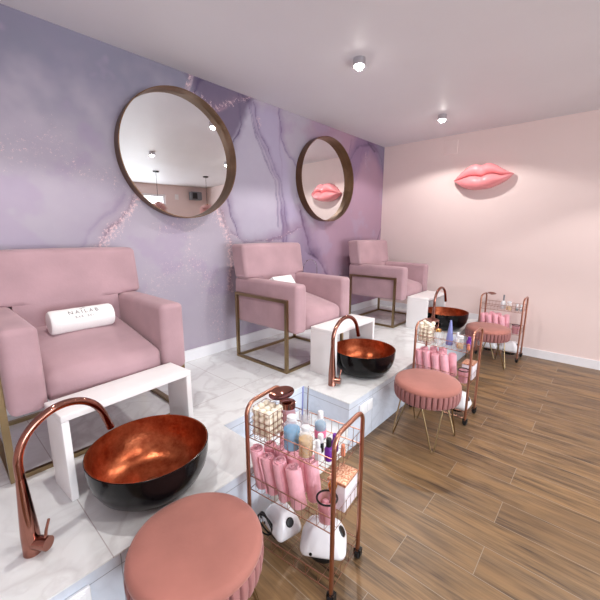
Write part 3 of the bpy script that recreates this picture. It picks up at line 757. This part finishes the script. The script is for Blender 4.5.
# cups with black rim, boxes, brushes
for ci in range(3):
    x, y = -.072, -.165; r = .042
    t = thing('rimmed_cup', 'pink-tinted cup with black rim on '+CN[ci], 'cup', onc(ci, x, y, ZM+.001), carts[ci][1])
    B().lathe([(0, 0), (r*.8, 0), (r, .098), (r-.002, .098), (r*.8-.002, .003), (0, .003)], 32).obj('body', M['pinkclear'], t)
    B().tube([(r*math.cos(a), r*math.sin(a), .10) for a in [2*PI*k/32 for k in range(32)]], .0042, 8, closed=True).obj('rim', M['black'], t, label='thick black rim')
    for k, (dx, dy) in enumerate(((-.016, .006), (.012, .014), (.0, -.018))):
        b = B().rbox((0, 0, .035), (.011, .011, .035), .004, n=2, e=2); o = b.obj('nail_buffer', M['towel']); o.location = onc(ci, x+dx, y+dy, ZM+.006); o.rotation_euler = (0, 0, k+.3)
        tag(o, 'pink nail buffer in the black-rimmed cup on '+CN[ci], 'nail buffer', 'nail buffers in the cup on '+CN[ci])
    if ci == 0:
        b = B().lathe([(0, 0), (.004, 0), (.005, .09), (.011, .105), (.018, .12), (.02, .135), (.012, .15), (0, .152)], 16); o = b.obj('powder_brush', M['gold']); o.location = onc(0, x+.018, y-.004, ZM+.01); o.rotation_euler = (0, .12, 0)
        tag(o, 'gold brush standing in the black-rimmed cup on the trolley nearest the camera', 'brush')
    if ci < 2:
        t = thing('storage_box', 'white box with copper glitter lid on the middle tier of '+CN[ci], 'box', onc(ci, .056, -.170, ZM+.001), carts[ci][1])
        B().rbox((0, 0, .06), (.06, .042, .06), .003, n=2, e=2).obj('body', M['boxside'], t)
        B().rbox((0, 0, .127), (.062, .044, .006), .002, n=2, e=2).obj('lid', M['glitter'], t, label='copper glitter lid')

# nail lamps on the bottom tier
def make_lamp():
    t = thing('nail_lamp', '', 'nail lamp')
    def tap(P):
        k = (P.z+.06)/.12; s = 1-.42*max(0, k)**1.3
        return Vector((P.x*s, P.y*s, P.z))
    B().lathe([(0, 0), (.065, 0), (.07, .006), (.07, .024), (.06, .03), (0, .03)], 32).obj('foot', M['black'], t)
    B().rbox((0, 0, .03+.06), (.085, .108, .06), .034, (.006, .006, .010), n=8, fn=tap).obj('housing', M['whiteplastic'], t)
    B().lathe([(0, 0), (.022, 0), (.024, .004), (.019, .009), (0, .010)], 24).xf(Matrix.Translation((.0, -.080, .116)) @ Matrix.Rotation(math.radians(58), 4, 'X')).obj('button', M['black'], t, label='round black button')
    b = B().lathe([(0, 0), (.007, 0), (.007, .002), (0, .0025)], 16)
    b.xf(Matrix.Translation((-.082, .05, .06)) @ Matrix.Rotation(-PI/2+.25, 4, 'Y')); b.obj('socket', M['black'], t)
    return t
lamps = []
lp = make_lamp(); lp.location = onc(0, .018, -.10, ZB); lp.rotation_euler = (0, 0, carts[0][1]+.45); lp['label'] = 'white nail lamp at the near right end of the bottom tier, trolley nearest the camera'
l2 = dup(lp, onc(0, -.008, .122, ZB+.0), carts[0][1]-.35, 'white nail lamp beside the black cable on the bottom tier, trolley nearest the camera')
l2.scale = (.86, .86, .9)
dup(lp, onc(1, .0, -.115, ZB), 0, 'white nail lamp at the near right end of the bottom tier, middle trolley')
dup(lp, onc(1, .0, .112, ZB), 0, 'white nail lamp hidden behind the stool on the bottom tier, middle trolley')
dup(lp, onc(2, .0, -.115, ZB), 0, 'white nail lamp at the right end of the bottom tier, far trolley')
dup(lp, onc(2, .0, .112, ZB), 0, 'white nail lamp at the left end of the bottom tier, far trolley')
# cable looped over the second lamp
b = B(); pts = []
for k in range(40):
    a = k/39*2*PI*2.2; rr = .05+.008*math.sin(k*.7)
    pts.append((-.075+.010*math.cos(a*1.3)-.012*k/39, .165+rr*math.cos(a)*.8, .135+rr*math.sin(a)))
b.tube([onc(0, *p) for p in pts], .0042, 8); o = b.obj('power_cable', M['black']); tag(o, 'black power cable coiled by the lamps on the bottom tier, trolley nearest the camera', 'cable')

# ------------------------------------------------------------------ mirrors
def make_mirror(name, label, loc, R, tilt):
    t = thing(name, label, 'mirror', (loc[0], loc[1]-R*abs(math.sin(tilt)), loc[2]), tilt)
    D = .09; w = .007; n = 96; b = B()
    prof = [(R-w, 0), (R, 0), (R, D), (R-w, D), (R-w, 0)]
    vs = []; fs = []
    for (r, y) in prof[:4]:
        for k in range(n): a = 2*PI*k/n; vs.append((r*math.cos(a), -y, r*math.sin(a)))
    for i in range(4):
        for k in range(n): fs.append((i*n+k, i*n+(k+1) % n, ((i+1) % 4)*n+(k+1) % n, ((i+1) % 4)*n+k))
    b.add(vs, fs); b.obj('frame', M['mirrorframe'], t)
    g = B(); th = .004
    g.lathe([(0, 0), (R-w-.001, 0), (R-w-.001, th), (0, th)], n)
    g.xf(Matrix.Translation((0, -.012, 0)) @ Matrix.Rotation(PI/2, 4, 'X'))
    g.obj('mirror_glass', M['mirror'], t, smooth=20)
    return t
TILT = math.radians(-3.0)
make_mirror('round_mirror', 'large round mirror in bronze rim above the wide armchair, reflecting the room', (1.54, YW, 2.095), .48, TILT*1.45)
make_mirror('round_mirror', 'round mirror in bronze rim on the right, reflecting the pink lips', (3.44, YW, 2.115), .48, TILT)

# ------------------------------------------------------------------ lips
def lips():
    t = thing('lips_sculpture', 'glossy pink lips sculpture mounted on the pale pink end wall', 'wall sculpture', (XE, 1.3, 2.18))
    top = [(1.640, 2.165), (1.537, 2.264), (1.431, 2.33), (1.377, 2.338), (1.308, 2.322), (1.238, 2.339), (1.164, 2.312), (1.083, 2.256), (.972, 2.198)]
    bot = [(1.640, 2.155), (1.535, 2.076), (1.432, 2.042), (1.335, 2.036), (1.216, 2.048), (1.104, 2.089), (1.022, 2.136), (.972, 2.192)]
    mid = [(1.640, 2.16), (1.557, 2.173), (1.446, 2.198), (1.377, 2.198), (1.295, 2.183), (1.231, 2.207), (1.154, 2.203), (1.075, 2.180), (.972, 2.195)]
    def ev(pl, y):
        pl = sorted(pl); ys = [p[0] for p in pl]; zs = [p[1] for p in pl]
        # Catmull-Rom over y
        for i in range(len(ys)-1):
            if y <= ys[i+1]+1e-9:
                u = (y-ys[i])/(ys[i+1]-ys[i]); p0 = zs[max(0, i-1)]; p1 = zs[i]; p2 = zs[i+1]; p3 = zs[min(len(zs)-1, i+2)]
                return .5*((2*p1)+(p2-p0)*u+(2*p0-5*p1+4*p2-p3)*u*u+(3*p1-p0-3*p2+p3)*u**3)
        return zs[-1]
    ny, nv = 60, 14
    for nm, A, Bq, D in (('upper_lip', top, mid, .10), ('lower_lip', mid, bot, .13)):
        vs = []; fs = []
        for i in range(ny+1):
            y = .972+(1.640-.972)*i/ny; u = 2*i/ny-1; env = max(0., 1-abs(u)**2.4)**.8
            za, zb = ev(A, y), ev(Bq, y)
            if za-zb < .001: za = zb+.001
            for j in range(nv+1):
                v = j/nv; z = za+(zb-za)*v
                if nm == 'upper_lip': prof = .35+.65*math.sin(PI*min(1, v*.92+.04))**.6 if v > 0 else .0
                else: prof = .35+.65*math.sin(PI*min(1, v*.88+.06))**.6 if v < 1 else .0
                if nm == 'upper_lip' and v == 1: prof = .28
                if nm == 'lower_lip' and v == 0: prof = .28
                dip = 1-.12*math.exp(-((y-1.30)/.03)**2) if nm == 'upper_lip' else 1-.06*math.exp(-((y-1.30)/.03)**2)
                vs.append((-.07-D*env*prof*dip, y, z))
            vs.append((0, y, zb)); vs.append((0, y, za))
        m = nv+3
        for i in range(ny):
            for j in range(m): fs.append((i*m+j, i*m+(j+1) % m, (i+1)*m+(j+1) % m, (i+1)*m+j))
        fs += [tuple(range(m)), tuple(ny*m+k for k in range(m-1, -1, -1))]
        vs = [(x, y-1.3, z-2.18) for x, y, z in vs]; B().add(vs, fs).obj(nm, M['lips'], t, smooth=70)
lips()
# flush access panel
b = B().rbox((0, 0, 0), (.004, .085, .085), .002, n=2, e=2); o = b.obj('wall_panel', M['pinkwall']); o.location = (XE-.004, 1.735, 2.60); tag(o, 'small square flush panel high on the pink wall left of the lips', 'panel')

# ------------------------------------------------------------------ sockets on the riser
def socket(x, z, lab):
    t = thing('wall_socket', lab, 'socket', (x, YF+.004, z))
    B().rbox((0, -.008, 0), (.088, .008, .044), .004, n=2, e=2).obj('plate', M['whiteplastic'], t)
    for s in (-1, 1): B().rbox((s*.04, -.0175, 0), (.032, .002, .032), .001, n=2, e=2).obj('insert', M['whiteplastic'], t)
    return t
socket(2.04, .255, 'white double socket on the platform front below the middle bowl')
socket(.155, .275, 'white double socket on the platform front at the bottom left corner')

# ------------------------------------------------------------------ ceiling spots
def emis(name, c, s):
    m = bpy.data.materials.new(name); m.use_nodes = True; b = m.node_tree.nodes['Principled BSDF']
    b.inputs['Base Color'].default_value = (*c, 1); b.inputs['Emission Color'].default_value = (*c, 1); b.inputs['Emission Strength'].default_value = s; return m
M['bulb'] = emis('lit_bulb', (1, .95, .88), 60)
def spot(x, y, lab, power=60, tilt=(0, 0, 0), zoff=0, size=120):
    t = thing('ceiling_spotlight', lab, 'ceiling light', (x, y, HC))
    h = .05
    B().lathe([(.040, 0), (.046, 0), (.046, -h), (.040, -h), (.040, 0)], 28, cap=False).obj('housing', M['chrome'], t)
    B().lathe([(0, -h-.026), (.018, -h-.022), (.031, -h-.010), (.037, -h+.006), (.037, -.01), (0, -.01)], 24).obj('bulb', M['bulb'], t)
    l = bpy.data.lights.new('spot_light', 'SPOT'); l.energy = power; l.spot_size = math.radians(size); l.spot_blend = .2; l.shadow_soft_size = .025; l.color = (1, .965, .925)
    lo = bpy.data.objects.new('spot_light', l); COL.objects.link(lo); lo.location = (x, y, HC-h-.045); lo.rotation_euler = tilt
    return t
spot(.50, 1.5, 'ceiling spotlight above the nearest bowl, out of the photo on the left', 50)
spot(2.385, 1.55, 'bright ceiling spotlight, upper middle of the photo', 50)
spot(4.035, 1.54, 'ceiling spotlight nearest the corner, just left of the lips', 46, size=146)
spot(1.10, -.46, 'ceiling spotlight in the second row, behind the camera', 50)
spot(2.3, -.46, 'ceiling spotlight in the second row, seen at the left of the big mirror', 50)
spot(3.6, -.44, 'ceiling spotlight in the second row, seen at the right of the big mirror', 50)

# ------------------------------------------------------------------ pendants (seen in the big mirror)
def pendant(x, y, lab):
    t = thing('pendant_lamp', lab, 'pendant lamp', (x, y, HC))
    B().lathe([(0, 0), (.06, 0), (.06, -.02), (.05, -.025), (0, -.025)], 28).obj('canopy', M['black'], t)
    B().tube([(0, 0, -.02), (0, 0, -.62)], .004, 6).obj('cord', M['black'], t)
    b = B(); rnd = random.Random(3)
    for k in range(260):
        th = math.acos(1-2*(k+.5)/260); ph = k*2.39996
        d = Vector((math.sin(th)*math.cos(ph), math.sin(th)*math.sin(ph), math.cos(th)))
        w = d.cross(Vector((.3, .2, .9))).normalized()*.02; c = Vector((0, 0, -.76)); r0, r1 = .06, .19+rnd.uniform(-.02, .02)
        e = c+d*r1+Vector((0, 0, -.02)); b.add([c+d*r0-w*.4, c+d*r0+w*.4, c+d*r1*.7+w, e, c+d*r1*.7-w], [(0, 1, 2, 3, 4)])
    b.obj('feather_shade', M['pendantpink'], t, smooth=0)
    B().lathe([(0, -.66), (.03, -.655), (.035, -.62), (.01, -.60), (0, -.60)], 16).obj('socket', M['gold'], t)
pendant(2.9, -2.2, 'pendant lamp with pink feather ball shade, left one seen in the big mirror')
pendant(4.0, -2.2, 'pendant lamp with pink feather ball shade, right one seen in the big mirror')
# heater / air unit high in the back corner, seen in the mirror
t = thing('wall_unit', 'grey and black wall unit high in the back corner, seen in the big mirror', 'wall unit', (4.55, YB+.001, 2.5))
B().rbox((0, .09, 0), (.16, .09, .11), .02, n=3, e=3).obj('casing', M['grey'], t)
B().rbox((-.05, .185, 0), (.07, .01, .08), .008, n=2, e=2).obj('grille', M['black'], t)
o = B().rbox((0, .006, 0), (.05, .006, .07), .004, n=2, e=2).obj('wall_notice', M['white']); o.location = (4.05, YB, 2.45); tag(o, 'small white plate on the back wall above the door, seen in the big mirror', 'plate')

# ------------------------------------------------------------------ daylight
def area(name, loc, rot, sx, sy, e, c):
    l = bpy.data.lights.new(name, 'AREA'); l.shape = 'RECTANGLE'; l.size = sx; l.size_y = sy; l.energy = e; l.color = c
    o = bpy.data.objects.new(name, l); COL.objects.link(o); o.location = loc; o.rotation_euler = rot; return o
area('daylight_window', ((W1[0]+W1[1])/2, YB-.5, (W1[2]+W1[3])/2), (PI/2, 0, 0), W1[1]-W1[0], W1[3]-W1[2], 260, (.88, .94, 1.))
area('daylight_door', ((W2[0]+W2[1])/2, YB-.25, (W2[2]+W2[3])/2), (PI/2, 0, 0), W2[1]-W2[0], W2[3]-W2[2], 70, (.92, .96, 1.))
w = bpy.data.worlds.new('sky'); sc.world = w; w.use_nodes = True
w.node_tree.nodes['Background'].inputs[0].default_value = (.85, .92, 1, 1); w.node_tree.nodes['Background'].inputs[1].default_value = 1.5

# ------------------------------------------------------------------ camera
cam = bpy.data.cameras.new('camera'); co = bpy.data.objects.new('camera', cam); COL.objects.link(co); sc.camera = co
f = 344.0
def ray(u, v): return Vector((u-300, -(v-300), -f))
ax = ray(613, 233).normalized(); ay = ray(-92, 232); ay = (ay-ax*ay.dot(ax)).normalized(); az = ax.cross(ay)
R = Matrix((ax, ay, az)).to_4x4()
co.matrix_world = Matrix.Translation((0, 0, 1.5)) @ R
cam.sensor_width = 36; cam.lens = f/600*36; cam.clip_start = .02
sc.view_settings.view_transform = 'Standard'; sc.view_settings.look = 'None'; sc.view_settings.gamma = 1; sc.view_settings.exposure = 0.0
sc.view_settings.use_curve_mapping = False
sc.cycles.max_bounces = 8; sc.cycles.diffuse_bounces = 5; sc.cycles.glossy_bounces = 4; sc.cycles.transparent_max_bounces = 12
sc.cycles.use_denoising = True
sc.cycles.sample_clamp_indirect = 6
